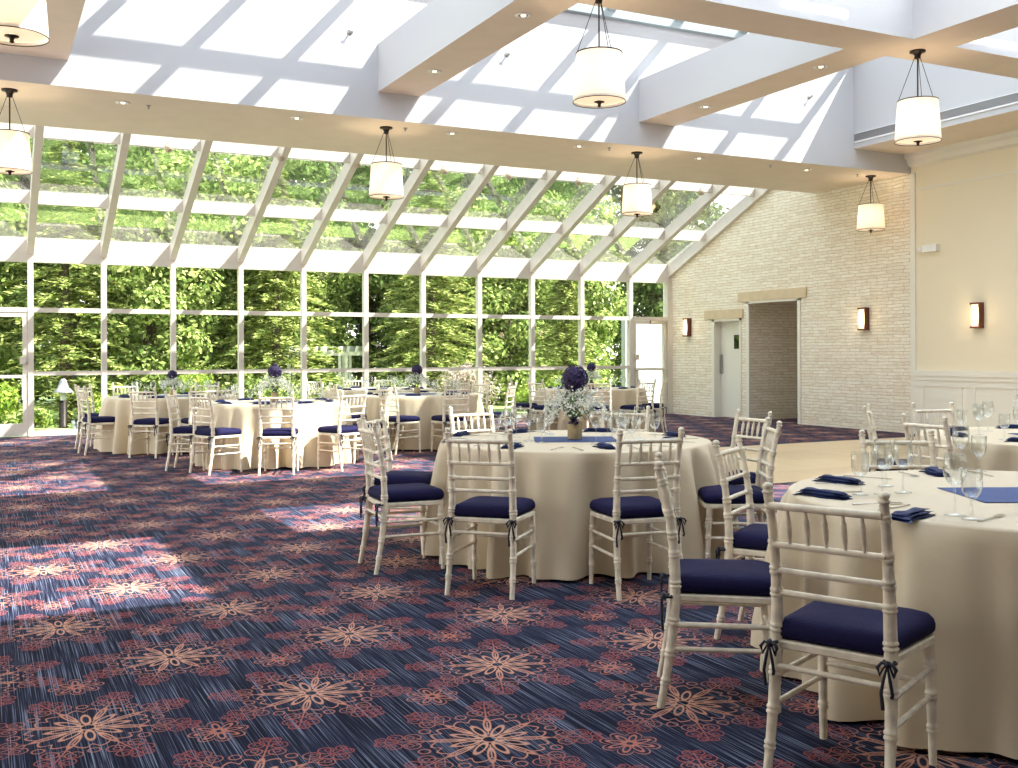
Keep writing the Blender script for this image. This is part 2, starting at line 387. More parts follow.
rf.box(-5, .87, -6, HF, 6.2, 6.34)
struct(rf.build('roof_light_mask', 'white_paint'), 'unseen white roof over the near tables, holes shaped to steer sunlight')
fm, fnt, fb = new_mat('light_spread_panel'); fnt.nodes.remove(fb)  # translucent sheet added above the view to diffuse sun into the near bay
ft = fnt.nodes.new('ShaderNodeBsdfTranslucent'); ft.inputs[0].default_value = (.88, .90, .92, 1); fnt.links.new(ft.outputs[0], fnt.nodes['Material Output'].inputs[0])
struct(fr_.build('window_40', fm), 'added unseen translucent panels spreading light over the near tables')
# mid skylight: purlins, rafters and panes sloping up from the header wall
PT = math.tan(RAD(30))
def zsky(y): return ZS + PT*(HF - y)
sk = MB()
sk.box(.87, XR, HF-.10, HF+.05, ZS-.02, ZS+.10)
def bar_x(mb, x0, x1, y, zt, depth, w, s=PT):
    ang = math.atan(s); c, si = cos(ang), sin(ang)
    # bar along x, section leaning with the glazing (w up the slope, depth below the glass)
    pts = [(y + w/2*c, zt - w/2*si), (y - w/2*c, zt + w/2*si), (y - w/2*c - depth*si, zt + w/2*si - depth*c), (y + w/2*c - depth*si, zt - w/2*si - depth*c)]
    mb.prism(pts, 'x', x0, x1)
bar_x(sk, .87, XR, HF-.84, zsky(HF-.84)-.0, .10, .06)
bar_x(sk, .87, XR, HF-2.9, zsky(HF-2.9), .20, .09)
skx = [.9+1.172*i for i in range(11)]
for x in skx:
    sk.prism([(HF, ZS+.06), (H2B-.2, zsky(H2B-.2)+.06), (H2B-.2, zsky(H2B-.2)-.12), (HF, ZS-.0)], 'x', x-.06, x+.06)
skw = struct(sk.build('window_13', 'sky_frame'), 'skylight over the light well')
p = MB()
for i in range(10):
    for (ya, yb) in ((HF, HF-.84), (HF-.84, HF-2.9), (HF-2.9, H2B-.2)):
        p.add([(skx[i]+.06, ya, zsky(ya)+.02), (skx[i+1]-.06, ya, zsky(ya)+.02), (skx[i+1]-.06, yb, zsky(yb)+.02), (skx[i]+.06, yb, zsky(yb)+.02)], [(0, 1, 2, 3)])
p.build('glass_pane', 'roof_pane', skw)

# glass wall, bay by bay, and the sloped bays above it
MX = [-.46, .74, 1.90, 3.06, 4.26, 5.44, 6.67, 7.87, 9.11, 10.34, 11.55, 12.80, 13.86]
ZL, ZM, ZT = 1.06, 2.135, 2.97
def wall_bay(n, x0, x1, door=None):
    f = MB(); fw = .045
    f.box(x0-fw, x0+fw, D-.06, D+.06, 0, ZT)
    if n == 12: f.box(x1-.09, x1+.04, D-.06, D+.06, 0, ZT)
    a, b = x0+fw, x1-fw
    f.box(a, b, D-.05, D+.05, ZM-.04, ZM+.04)
    f.box(a, b, D-.05, D+.05, ZT-.03, ZT)
    if not door:
        f.box(a, b, D-.05, D+.05, ZL-.035, ZL+.035); f.box(a, b, D-.05, D+.05, 0, .09)
    o = struct(f.build('window_%d' % n, 'white_frame'), 'glass wall bay %d with white frame' % n)
    g = MB(); rows = [(ZM+.04, ZT-.03)] if door else [(.09, ZL-.035), (ZL+.035, ZM-.04), (ZM+.04, ZT-.03)]
    for z0, z1 in rows: g.add([(a, D, z0), (b, D, z0), (b, D, z1), (a, D, z1)], [(0, 1, 2, 3)])
    g.build('glass_pane', 'pane', o)
    return o
for i in range(12): wall_bay(i+1, MX[i], MX[i+1], door=(i in (0, 11)))
def glass_door(n, x0, x1, handle_x, label):
    f = MB(); y0, y1 = D-.04, D+.03; s = .075
    f.box(x0, x0+s, y0, y1, .01, ZM-.045); f.box(x1-s, x1, y0, y1, .01, ZM-.045)
    f.box(x0+s, x1-s, y0, y1, ZM-.045-s, ZM-.045); f.box(x0+s, x1-s, y0, y1, .01, .22); f.box(x0+s, x1-s, y0, y1, .985, 1.03)
    o = struct(f.build('door_%d' % n, 'white_frame'), label)
    g = MB()
    for z0, z1 in ((.22, .985), (1.03, ZM-.12)): g.add([(x0+s, D, z0), (x1-s, D, z0), (x1-s, D, z1), (x0+s, D, z1)], [(0, 1, 2, 3)])
    g.build('glass_pane', 'pane', o)
    hb = MB(); hb.box(handle_x-.05, handle_x+.05, y0-.05, y0, 1.22, 1.34); hb.box(x0+s*.4, x1-s*.4, y0-.06, y0-.02, .99, 1.04)
    hb.box(handle_x-.02, handle_x+.02, y0-.06, y0, .62, 1.0)
    hb.build('handle', 'white_frame', o)
    return o
glass_door(1, MX[0]+.05, MX[1]-.05, MX[1]-.12, 'white framed glass exit door at the far left of the glass wall')
d2 = glass_door(2, MX[11]+.06, MX[12]-.11, MX[11]+.14, 'white framed glass exit door beside the stone wall')
MB().box(MX[11]+.5, MX[12]-.1, D-.09, D-.03, ZM-.10, ZM-.04).build('door_closer', 'steel', d2)
# eaves fascia: the sunlit band between the vertical and the sloped glazing
struct(MB().box(MX[0]-4, WX, D-.02, D+.10, ZT, Z0).build('trim_1', 'white_frame'), 'white sill band along the top of the glass wall')
f = MB()
for k in range(4): f.box(MX[0]-1.2*k-.045-1.2, MX[0]-1.2*k+.045-1.2, D-.06, D+.06, 0, ZT)
f.box(MX[0]-4.9, MX[0]-.05, D-.05, D+.05, ZM-.04, ZM+.04); f.box(MX[0]-4.9, MX[0]-.05, D-.05, D+.05, ZL-.035, ZL+.035); f.box(MX[0]-4.9, MX[0]-.05, D-.05, D+.05, 0, .09)
struct(f.build('window_14', 'white_frame'), 'continuation of the glass wall left of the exit door')
YT = HB - .05
def slope_bay(n, x0, x1, last=False):
    f = MB(); w = .055
    def raf(x):
        f.prism([(D, Z0-.02), (YT, zg(YT)-.02), (YT, zg(YT)-.27), (D-.0, Z0-.30)], 'x', x-w, x+w)
    raf(x0)
    if last: raf(x1)
    a, b = x0+w, x1-w
    for yp, dep in ((18.02, .19), (16.42, .15)):
        f.box(a, b, yp-.04, yp+.04, zg(yp)-dep-.02, zg(yp)-.01)
    o = struct(f.build('window_%d' % n, 'white_frame'), 'sloped glazing bay %d with rafter and purlins' % (n-20))
    g = MB(); g.add([(a, D, Z0-.015), (b, D, Z0-.015), (b, YT, zg(YT)-.015), (a, YT, zg(YT)-.015)], [(0, 1, 2, 3)])
    g.build('glass_pane', 'roof_pane', o)
for i in range(12): slope_bay(21+i, MX[i], MX[i+1], i == 11)
for k in range(3): slope_bay(33+k, MX[0]-1.2*(k+1), MX[0]-1.2*k)

# stone wall with two openings, as blocks around them
SWY0 = 12.53
def stone_piece(y0, y1, z0, z1f):
    mb = MB(); n = 1
    mb.prism([(y0, z0), (y1, z0), (y1, z1f(y1)), (y0, z1f(y0))], 'x', WX, WX+.3); return mb
top = lambda y: min(zg(y), 6.3) if y > HB else 6.3
sw = MB()
for (y0, y1, z0, z1) in ((SWY0, 15.25, 0, 2.40), (16.70, 16.97, 0, 2.40), (17.85, D+.3, 0, 2.40), (16.97, 17.85, 2.05, 2.40)):
    sw.box(WX, WX+.3, y0, y1, z0, z1)
sw.prism([(SWY0, 2.40), (D+.3, 2.40), (D+.3, zg(D)), (HB, zg(HB)), (HB-.2, 6.1), (SWY0, 6.1)], 'x', WX, WX+.3)
struct(sw.build('wall_right', 'stone'), 'cream stacked ledger stone wall')
cr = MB(); cr.box(WX+.3, WX+3.4, 16.71, 16.9, 0, 2.6); cr.box(WX+3.4, WX+3.6, 14.6, 16.9, 0, 2.6); cr.box(WX+.3, WX+3.4, 15.05, 15.25, 0, 2.6)
struct(cr.build('wall_corridor', 'stone'), 'stone clad corridor behind the wide opening')
struct(MB().box(WX+.3, WX+3.5, 15.05, 16.9, 2.40, 2.6).build('ceiling_corridor', 'soffit_beige'), 'low ceiling of the corridor')
tr = MB()
tr.box(WX-.02, WX+.02, 15.19, 15.27, 0, 2.40); tr.box(WX-.02, WX+.02, 16.68, 16.76, 0, 2.40); tr.box(WX-.02, WX+.02, 15.19, 16.76, 2.36, 2.41)
struct(tr.build('trim_2', 'trim_paint'), 'cream frame of the wide opening in the stone wall')
struct(MB().box(WX-.035, WX+.05, 15.02, 17.0, 2.41, 2.60).build('trim_3', 'lintel_stone'), 'tan stone lintel over the wide opening')
struct(MB().box(WX-.035, WX+.05, 16.86, 18.12, 2.08, 2.27).build('trim_4', 'lintel_stone'), 'tan stone lintel over the service door')
dr = MB(); dr.box(WX-.02, WX+.25, 16.93, 16.98, 0, 2.08); dr.box(WX-.02, WX+.25, 17.80, 17.87, 0, 2.08); dr.box(WX-.02, WX+.25, 16.93, 17.87, 2.03, 2.085)
do = struct(dr.build('door_3', 'trim_paint'), 'cream service door with small window in the stone wall')
lf = MB(); lf.box(WX+.17, WX+.21, 16.98, 17.80, 0.01, 2.03); lf.build('door_leaf', 'door_paint', do)
MB().box(WX+.13, WX+.17, 17.74, 17.80, .93, 1.33).build('push_plate', 'steel', do)
wp = MB(); wp.box(WX+.155, WX+.17, 17.10, 17.36, 1.45, 1.74); wq = wp.build('vision_frame', 'dark_metal', do)
MB().box(WX+.150, WX+.158, 17.125, 17.335, 1.475, 1.715).build('vision_glass', glass_mat('vision_glass', 1.5, (.5, .56, .5), 3), wq)
# beige wall, trim, wainscot
struct(MB().box(WX-.02, WX+.3, -6, SWY0, 0, 4.66).build('wall_right_painted', 'beige_paint'), 'beige painted wall right of the stone')
struct(MB().box(WX-.045, WX+.02, 12.43, 12.535, 0, 4.345).build('trim_5', 'trim_paint'), 'white vertical corner board between stone and beige wall')
struct(MB().prism([(WX-.02, 4.66), (WX-.16, 4.66), (WX-.15, 4.60), (WX-.10, 4.56), (WX-.07, 4.48), (WX-.02, 4.45)], 'y', 5.5, HF).build('trim_6', 'trim_paint'), 'crown moulding along the beige wall')
struct(MB().box(WX-.035, WX-.02, 5.5, 12.43, 4.05, 4.075).build('trim_7', 'trim_paint'), 'thin picture rail high on the beige wall')
ws = MB(); ws.box(WX-.04, WX-.02, 5.5, 12.43, 0, .98); ws.box(WX-.085, WX-.02, 5.5, 12.43, .97, 1.06); ws.box(WX-.07, WX-.02, 5.5, 12.43, .90, .97); ws.box(WX-.06, WX-.02, 5.5, 12.43, 0, .14)
yy = 12.1
for yb in (12.30, 11.55, 11.3, 10.4, 10.1, 9.3, 9.0, 8.1, 7.8, 6.9): ws.box(WX-.055, WX-.04, yb-.05, yb+.05, .14, .80)
ws.box(WX-.055, WX-.04, 5.5, 12.43, .80, .90)
struct(ws.build('trim_8', 'trim_paint'), 'white panelled wainscot with chair rail')
# linear vent at the foot of the light-well side wall
vg = empty('linear_vent', (XR, 9.6, 4.83)); tag(vg, 'long grey linear vent low on the light well side wall', 'vent')
mb = MB(); mb.box(-.012, 0, -3.0, 2.93, -.06, .06); mb.build('backing', 'grille', vg)
mb = MB()
for k in range(6): mb.box(-.02, -.012, -3.0, 2.93, -.055+.02*k, -.047+.02*k)
mb.build('louvre_slats', 'grille', vg)
mb = MB(); mb.box(-.022, 0, -3.0, 2.93, -.085, -.06); mb.box(-.022, 0, -3.0, 2.93, .06, .07); mb.build('frame', 'vent_white', vg)

# ------------------------------------------------------------------ chiavari chair
RL, RR = -.19, .19
def leg_profile(path, r0, r1, rings, seg=10, finial=None):
    """resample a polyline and swell it at the bamboo rings"""
    pts = []; rs = []
    P = [Vector(q) for q in path]; L = [0]
    # smooth the path with Catmull-Rom
    Q = []
    for i in range(len(P)-1):
        p0 = P[max(i-1, 0)]; p1 = P[i]; p2 = P[i+1]; p3 = P[min(i+2, len(P)-1)]
        for k in range(12):
            t = k/12; Q.append(.5*((2*p1)+(-p0+p2)*t+(2*p0-5*p1+4*p2-p3)*t*t+(-p0+3*p1-3*p2+p3)*t*t*t))
    Q.append(P[-1])
    zt = sorted(set([q.z for q in Q] + [z+d for z in rings for d in (-.016, -.011, -.008, -.004, 0, .004, .008, .011, .016)]))
    zt = [z for z in zt if Q[0].z <= z <= Q[-1].z]
    def at(z):
        for a, b in zip(Q, Q[1:]):
            if a.z <= z <= b.z + 1e-9: t = (z-a.z)/max(b.z-a.z, 1e-9); return a.lerp(b, t)
        return Q[-1]
    for z in zt:
        t = (z - Q[0].z)/(Q[-1].z - Q[0].z); r = r0(t) if callable(r0) else r0 + (r1-r0)*t
        for g in rings:
            dz = abs(z-g)
            if dz <= .0115 and dz > .002: r += .0038
        pts.append(at(z)); rs.append(r)
    return pts, rs
def make_chair():
    root = empty('chiavari_chair')
    # seat
    def outline(sx, yb, yf, n=5):
        o = []
        for cx, cy, a0, rr in ((sx-.0, yf, 0, .06), (-sx, yf, pi/2, .06), (-sx+.02, yb, pi, .025), (sx-.02, yb, 1.5*pi, .025)):
            c0 = Vector((cx - math.copysign(rr, cx), cy - math.copysign(rr, cy)))
            for k in range(n+1):
                t = a0 + pi/2*k/n; o.append((c0.x + rr*cos(t), c0.y + rr*sin(t)))
        return o
    ol = outline(.205, -.205, .205)
    mb = MB()
    for (z0, z1, s0, s1) in ((.405, .411, .96, 1.0), (.411, .428, 1, 1), (.428, .434, 1, .97)):
        vs = [(x*s0, y*s0, z0) for x, y in ol] + [(x*s1, y*s1, z1) for x, y in ol]; n = len(ol)
        mb.add(vs, [(i, (i+1) % n, n+(i+1) % n, n+i) for i in range(n)])
    mb.add([(x*.96, y*.96, .405) for x, y in ol], [tuple(range(n))[::-1]]); mb.add([(x*.97, y*.97, .434) for x, y in ol], [tuple(range(n))])
    mb.build('seat', 'chair_paint', root)
    # cushion, puffed
    mb = MB(); n = len(ol); rings = []
    for z, s in ((.434, .86), (.438, .95), (.450, 1.0), (.468, 1.005), (.484, .985), (.497, .93), (.506, .80), (.511, .5), (.512, .15)):
        rings.append([(x*s, y*s + .004, z + (.004*sin(9*x)*cos(7*y) if z > .485 else 0)) for x, y in ol])
    vs = [q for r_ in rings for q in r_]; fs = []
    for i in range(len(rings)-1):
        for k in range(n): fs.append((i*n+k, i*n+(k+1) % n, (i+1)*n+(k+1) % n, (i+1)*n+k))
    fs.append(tuple((len(rings)-1)*n+k for k in range(n))); fs.append(tuple(range(n))[::-1])
    mb.add(vs, fs, True)
    cu = mb.build('cushion', 'cushion', root)
    for s in (-1, 1):
        t = MB(); bx, by, bz = s*.187, -.207, .425
        t.tube([(bx-s*.02, by+.02, bz+.012), (bx+s*.017, by, bz), (bx+s*.012, by-.02, bz), (bx-.004, by-.022, bz), (bx-s*.018, by-.004, bz+.004)], .0055, 6)
        t.lathe([(0, -.012), (.011, -.008), (.011, .008), (0, .012)], 8, (bx, by-.026, bz))
        for sx in (-1, 1):
            t.tube([(bx, by-.028, bz), (bx+sx*.015, by-.032, bz+.006), (bx+sx*.028, by-.034, bz-.010), (bx+sx*.022, by-.034, bz-.032), (bx+sx*.008, by-.030, bz-.006)], [.003, .005, .006, .005, .003], 6)
            t.tube([(bx, by-.03, bz), (bx+sx*.010, by-.034, bz-.045), (bx+sx*.017, by-.034, bz-.085), (bx+sx*.013, by-.03, bz-.115+.02*sx)], [.003, .005, .005, .006], 6)
        t.build('ribbon_tie', 'ribbon', cu)
    # rear legs run up into the back posts
    for s in (-1, 1):
        path = [(s*.192, -.248, 0), (s*.188, -.212, .20), (s*.182, -.190, .42), (s*.180, -.196, .62), (s*.182, -.222, .80), (s*.184, -.250, .905)]
        rad = lambda t: .0135 + .0065*math.exp(-((t-.47)/.30)**2) + .001*t
        pts, rs = leg_profile(path, rad, None, [.10, .21, .33, .47, .585, .657, .742, .86])
        mb = MB().tube(pts, rs, 10)
        e = Vector(pts[-1]); mb.lathe([(.013, -.002), (.019, .004), (.019, .009), (.012, .013), (.017, .019), (.0175, .026), (.010, .034), (0, .037)], 10, tuple(e))
        mb.build('leg', 'chair_paint', root)
        path = [(s*.186, .190, 0), (s*.184, .182, .20), (s*.180, .172, .41)]
        pts, rs = leg_profile(path, .0125, .019, [.12, .23, .33])
        MB().tube(pts, rs, 10).build('leg', 'chair_paint', root)
    def back_y(z): return -.196 - .000 - max(0, z-.60)*.20 if z > .6 else -.195
    def rail(z, r):
        n = 7; pts = []; rs = []
        for k in range(n+1):
            x = -.178 + .356*k/n; pts.append((x, back_y(z) - .004*(1-(x/.178)**2), z)); rs.append(r)
        return MB().tube(pts, rs, 8)
    rail(.868, .0125).build('top_rail', 'chair_paint', root)
    for z in (.742, .657, .585): rail(z, .0105).build('back_rail', 'chair_paint', root)
    for k in range(5):
        x = -.178 + .356*(k+1)/6
        pts = []; rs = []
        for i in range(15):
            t = i/14; z = .745 + .118*t; pts.append((x, back_y(z)-.003, z))
            r = .0062 + .0048*exp(-((t-.52)/.22)**2)
            if i in (4, 10): r += .0022
            rs.append(r)
        MB().tube(pts, rs, 8).build('spindle', 'chair_paint', root)
    MB().tube([(-.185, -.203, .35), (.185, -.203, .35)], .0095, 8).build('stretcher', 'chair_paint', root)
    MB().tube([(-.183, .180, .27), (.183, .180, .27)], .0095, 8).build('stretcher', 'chair_paint', root)
    for s in (-1, 1):
        for z in (.315, .225):
            pts = [(s*(.187-.001*k), -.213+.06*z + (.395)*k/6, z) for k in range(7)]
            MB().tube(pts, .0095, 8).build('stretcher', 'chair_paint', root)
    return root

CH = [
('a',2.42,6.27,-4,'T1','white chiavari chair left of the hydrangea table, in front, facing right'),
('b',2.70,6.98,-41,'T1','white chair behind the far left edge of the hydrangea table, back slanted'),
('c',2.64,5.43,45,'T1','left one of two chairs with backs to us at the hydrangea table'),
('d',3.345,5.04,80,'T1','right one of two chairs with backs to us at the hydrangea table'),
('e',4.20,5.20,150,'T1','white chair at the near right edge of the hydrangea table, facing left'),
('g',4.74,5.95,178,'T1','white chair at the far right of the hydrangea table, seen from its front'),
('f1',3.50,7.31,-85,'T1','white chair facing us behind the hydrangea table, left of the flower'),
('f2',4.40,6.85,-139,'T1','white chair facing us behind the hydrangea table, right of the flower'),
('j',2.62,3.31,-35,'T2','large white chair in side view at the left edge of the nearest table'),
('h',3.40,3.87,-56,'T2','white chair behind the side-view one, tucked at the nearest table'),
('k',2.53,2.52,24,'T2','closest and largest white chair, back to us with scuffed paint'),
('n1',4.25,3.82,-117,'T2','white chair facing us at the far side of the nearest table, behind glasses'),
('m3',5.79,4.88,-5,'T3','white chair at the left edge of the table before the wainscot'),
('m1',6.43,5.92,-50,'T3','white chair seen edge-on against the dance floor near the stone wall'),
('m2',6.97,5.88,-102,'T3','white chair facing us in front of the white wainscot'),
('A1',1.47,15.51,8,'TA','leftmost white chair of all, side view by the leftmost window table'),
('A2',1.53,16.43,-37,'TA','white chair mostly hidden behind the leftmost chair of the room'),
('A3',2.05,14.70,51,'TA','white chair with its back to us at the leftmost window table'),
('A4',2.63,14.51,97,'TA','white chair hidden between the two leftmost window tables'),
('Af1',2.04,16.90,-77,'TA','white chair facing us at the far left side of the leftmost table'),
('Af2',3.07,16.71,-120,'TA','white chair facing us at the far right side of the leftmost table'),
('B1',2.23,12.81,-24,'TB','edge-on white chair at the left end of the second window table'),
('B2',2.44,12.31,23,'TB','white chair angled right at the near left of the second window table'),
('B3',3.05,11.90,68,'TB','white chair square with its back to us before the second window table'),
('B4',3.81,11.99,113,'TB','white chair facing left at the near right of the second window table'),
('B5',4.39,12.57,155,'TB','sunlit white chair facing left at the right end of the second window table'),
('Bf1',2.99,14.23,-72,'TB','white chair facing us behind the second window table'),
('D1',5.16,13.53,18,'TD','white chair at the near left of the middle window table'),
('D2',5.80,13.31,93,'TD','white chair facing away at the near right of the middle window table'),
('D3',4.74,14.47,-5,'TD','white chair facing right at the left end of the middle window table'),
('D4',6.72,13.71,138,'TD','edge-on white chair at the right end of the middle window table'),
('Df',6.85,14.92,-162,'TD','white chair facing us at the far right of the middle window table'),
('C1',7.26,16.84,158,'TC','white chair at the right end of the farthest table by the glass'),
('C2',7.02,16.06,128,'TC','white chair at the near right of the farthest table by the glass'),
('Cf1',5.42,17.98,-57,'TC','leftmost white chair behind the farthest table by the glass'),
('Cf2',6.10,18.15,-85,'TC','middle white chair behind the farthest table by the glass'),
('Cf3',6.59,18.13,-115,'TC','rightmost white chair behind the farthest table by the glass'),
('E0',8.42,16.03,-27,'TE','white chair at the far left of the table near the stone wall'),
('E1',8.36,15.16,13,'TE','white chair angled right at the near left of the table near the stone wall'),
('E4',8.99,14.50,53,'TE','white chair with its back to us at the table near the stone wall'),
('E2',9.63,14.40,103,'TE','white chair facing left at the right of the table near the stone wall'),
('E3',10.19,14.80,138,'TE','rightmost white chair of the table near the stone wall, by the exit door'),
]
GRP = {'T1': 'chairs at the centre hydrangea table', 'T2': 'chairs at the nearest table', 'T3': 'chairs at the wainscot table', 'TA': 'chairs at the leftmost window table',
       'TB': 'chairs at the second window table', 'TC': 'chairs at the farthest table', 'TD': 'chairs at the middle window table', 'TE': 'chairs at the table near the stone wall'}
proto = make_chair()
for i, (k, x, y, hd, t, lab) in enumerate(CH):
    o = proto if i == 0 else copy_tree(proto)
    o.location = (x, y, .0); o.rotation_euler = (0, 0, RAD(hd-90))
    tag(o, lab, 'chair', GRP[t])

# ------------------------------------------------------------------ tables: round cloths to the floor
TB = {'T1': (3.64, 6.20, .925), 'T2': (3.84, 2.87, .955), 'T3': (6.78, 4.79, .96), 'TA': (2.48, 15.78, .93), 'TB': (3.31, 13.12, .91), 'TC': (6.17, 17.16, .93), 'TD': (5.81, 14.54, .93), 'TE': (9.44, 15.51, .93)}
TL = {'T1': 'cream floor-length cloth of the centre table with the big purple hydrangea', 'T2': 'cream floor-length cloth on the nearest table, cut off at right',
      'T3': 'cream cloth on the round table in front of the white wainscot', 'TA': 'cream cloth on the leftmost window table', 'TB': 'cream cloth on the second window table from the left, sunlit at right',
      'TC': 'cream cloth on the small farthest table against the glass', 'TD': 'cream cloth on the middle window table', 'TE': 'cream cloth on the table near the stone wall exit door'}
TN = {'T1': 'the centre hydrangea table', 'T2': 'the nearest table', 'T3': 'the wainscot table', 'TA': 'the leftmost window table', 'TB': 'the second window table', 'TC': 'the farthest table', 'TD': 'the middle window table', 'TE': 'the table by the stone wall'}
def tablecloth(key, seed):
    x0, y0, R = TB[key]; rg = random.Random(seed); N = 240
    comps = [(rg.randint(15, 17), rg.uniform(0, 6.28), .022), (rg.randint(21, 25), rg.uniform(0, 6.28), .018), (rg.randint(5, 7), rg.uniform(0, 6.28), .014), (rg.randint(27, 33), rg.uniform(0, 6.28), .008)]
    rows = [(R*.25, .763, 0), (R*.6, .763, 0), (R*.9, .763, 0), (R-.02, .763, 0), (R-.008, .7605, 0), (R, .752, 0)]
    for z in (.70, .62, .52, .42, .32, .22, .12, .05, .015):
        k = (.752-z)/.752; rows.append((R+.004+.045*k, z, min(1, k*1.2)**.6))
    vs = [(0, 0, .763)]; n = N
    for (r, z, k) in rows:
        for i in range(n):
            t = 2*pi*i/n
            d = sum(a*sin(f*t+ph+.25*k*sin(3*t)) for f, ph, a in comps)
            d = (abs(d)**.85)*(1 if d > 0 else -1)*k*1.7
            zz = z + (.007*sin(4*t+comps[0][1]) if z < .03 else 0)
            vs.append(((r+d)*cos(t), (r+d)*sin(t), zz))
    fs = [(0, 1+i, 1+(i+1) % n) for i in range(n)]
    for j in range(len(rows)-1):
        for i in range(n):
            a = 1+j*n; fs.append((a+i, a+n+i, a+n+(i+1) % n, a+(i+1) % n))
    mb = MB(); mb.add(vs, fs, True)
    o = mb.build('tablecloth', 'cloth', None, (x0, y0, 0))
    tag(o, TL[key], 'tablecloth', 'cream round tablecloths')
for i, k in enumerate(TB): tablecloth(k, 31+i)
ZT_ = .7635
# blue square runner under the vase
def runner(key, sx, sy, rz, lab):
    x, y, R = TB[key]; mb = MB(); n = 12; vs = []; 
    for i in range(n+1):
        for j in range(n+1): vs.append((sx*(i/n-.5), sy*(j/n-.5), .0025+.0012*sin(i*1.3)*cos(j*.9)))
    fs = [(i*(n+1)+j, (i+1)*(n+1)+j, (i+1)*(n+1)+j+1, i*(n+1)+j+1) for i in range(n) for j in range(n)]
    mb.add(vs, fs, True)
    m2 = [(x_, y_, 0) for x_, y_ in ((-sx/2, -sy/2), (sx/2, -sy/2), (sx/2, sy/2), (-sx/2, sy/2))]
    mb.add(m2, [(0, 3, 2, 1)])
    o = mb.build('centre_cloth', 'runner', None, (x, y, ZT_)); o.rotation_euler = (0, 0, rz); tag(o, lab, 'table runner', 'blue centre cloths')
for k in TB:
    runner(k, .56, .46, -YAW, 'flat blue square cloth in the centre of ' + TN[k])

# ------------------------------------------------------------------ tableware
def napkin_mesh():
    mb = MB(); n = 12
    # a pleated fold: three stacked layers narrowing to one end
    for L, (z0, w0, w1, l) in enumerate(((0, .052, .036, .118), (.010, .044, .030, .112), (.019, .030, .020, .100))):
        secs = []
        for i in range(n+1):
            t = i/n; x = -l + 2*l*t; w = w0 + (w1-w0)*t; hgt = .011*(1-.25*t) * (min(1, 6*t)*min(1, 6*(1-t)))**.25
            sec = []
            for k in range(10):
                a = 2*pi*k/10; sec.append((x + .006*sin(a*2+L), w*cos(a) + .004*sin(7*t+L), z0 + hgt*.5 + hgt*.55*sin(a) + .002*sin(9*t+k)))
            secs.append(sec)
        vs = [q for s_ in secs for q in s_]; fs = []
        for i in range(n):
            for k in range(10): fs.append((i*10+k, i*10+(k+1) % 10, (i+1)*10+(k+1) % 10, (i+1)*10+k))
        fs.append(tuple(range(10))[::-1]); fs.append(tuple(n*10+k for k in range(10)))
        mb.add(vs, fs, True)
    return mb
nap0 = napkin_mesh().build('folded_napkin', 'napkin')
def wine_mesh():
    # thin double-walled bowl, stem and foot
    o = [(0, 0), (.036, .001), (.036, .003), (.012, .006), (.0045, .014), (.0038, .06), (.0040, .098), (.010, .106), (.026, .120), (.037, .140), (.041, .162), (.0395, .190), (.035, .222), (.0345, .2225), (.0338, .222), (.0385, .190), (.0398, .162), (.036, .141), (.025, .122), (.009, .109), (0, .108)]
    return MB().lathe(o, 20)
def goblet_mesh():
    o = [(0, 0), (.034, .001), (.034, .003), (.012, .006), (.0055, .014), (.0050, .055), (.0062, .068), (.018, .078), (.031, .096), (.036, .118), (.0365, .145), (.036, .176), (.0354, .1765), (.0348, .176), (.0353, .145), (.0348, .119), (.030, .098), (.017, .081), (0, .078)]
    return MB().lathe(o, 20)
wine0 = wine_mesh().build('wine_glass', 'crystal'); gob0 = goblet_mesh().build('water_goblet', 'crystal')
def knife():
    r = empty('table_knife'); mb = MB()
    mb.prism([(-.115, -.006), (-.02, -.005), (-.02, .005), (-.115, .007)], 'z', 0, .005); mb.build('handle', 'silver', r)
    MB().prism([(-.02, -.005), (.10, -.009), (.118, -.002), (.115, .004), (-.02, .005)], 'z', .001, .003).build('blade', 'silver', r); return r
def fork():
    r = empty('dinner_fork')
    MB().tube([(-.10, 0, .003), (-.04, 0, .004), (.03, 0, .006)], [.005, .0035, .003], 6, flat=.5).build('handle', 'silver', r)
    mb = MB(); mb.prism([(.03, -.003), (.05, -.011), (.065, -.012), (.065, .012), (.05, .011), (.03, .003)], 'z', .004, .006)
    for k in range(4): mb.box(.065, .10, -.0115+.0063*k, -.0080+.0063*k, .004, .006)
    mb.build('tines', 'silver', r); return r
knife0, fork0 = knife(), fork()
used = set()
def inst(src, loc, rz, lab, cat, grp):
    o = src
    if src.name in used: o = copy_tree(src)
    else: used.add(src.name)
    o.location = loc; o.rotation_euler = (0, 0, rz); tag(o, lab, cat, grp); return o
def where(a):
    """direction of a setting as seen from the room's near side"""
    d = (math.degrees(a) + math.degrees(YAW)) % 360
    return ['at the right', 'at the far right', 'at the far side', 'at the far left', 'at the left', 'at the near left', 'at the near side', 'at the near right'][int(((d+22.5) % 360)//45)]
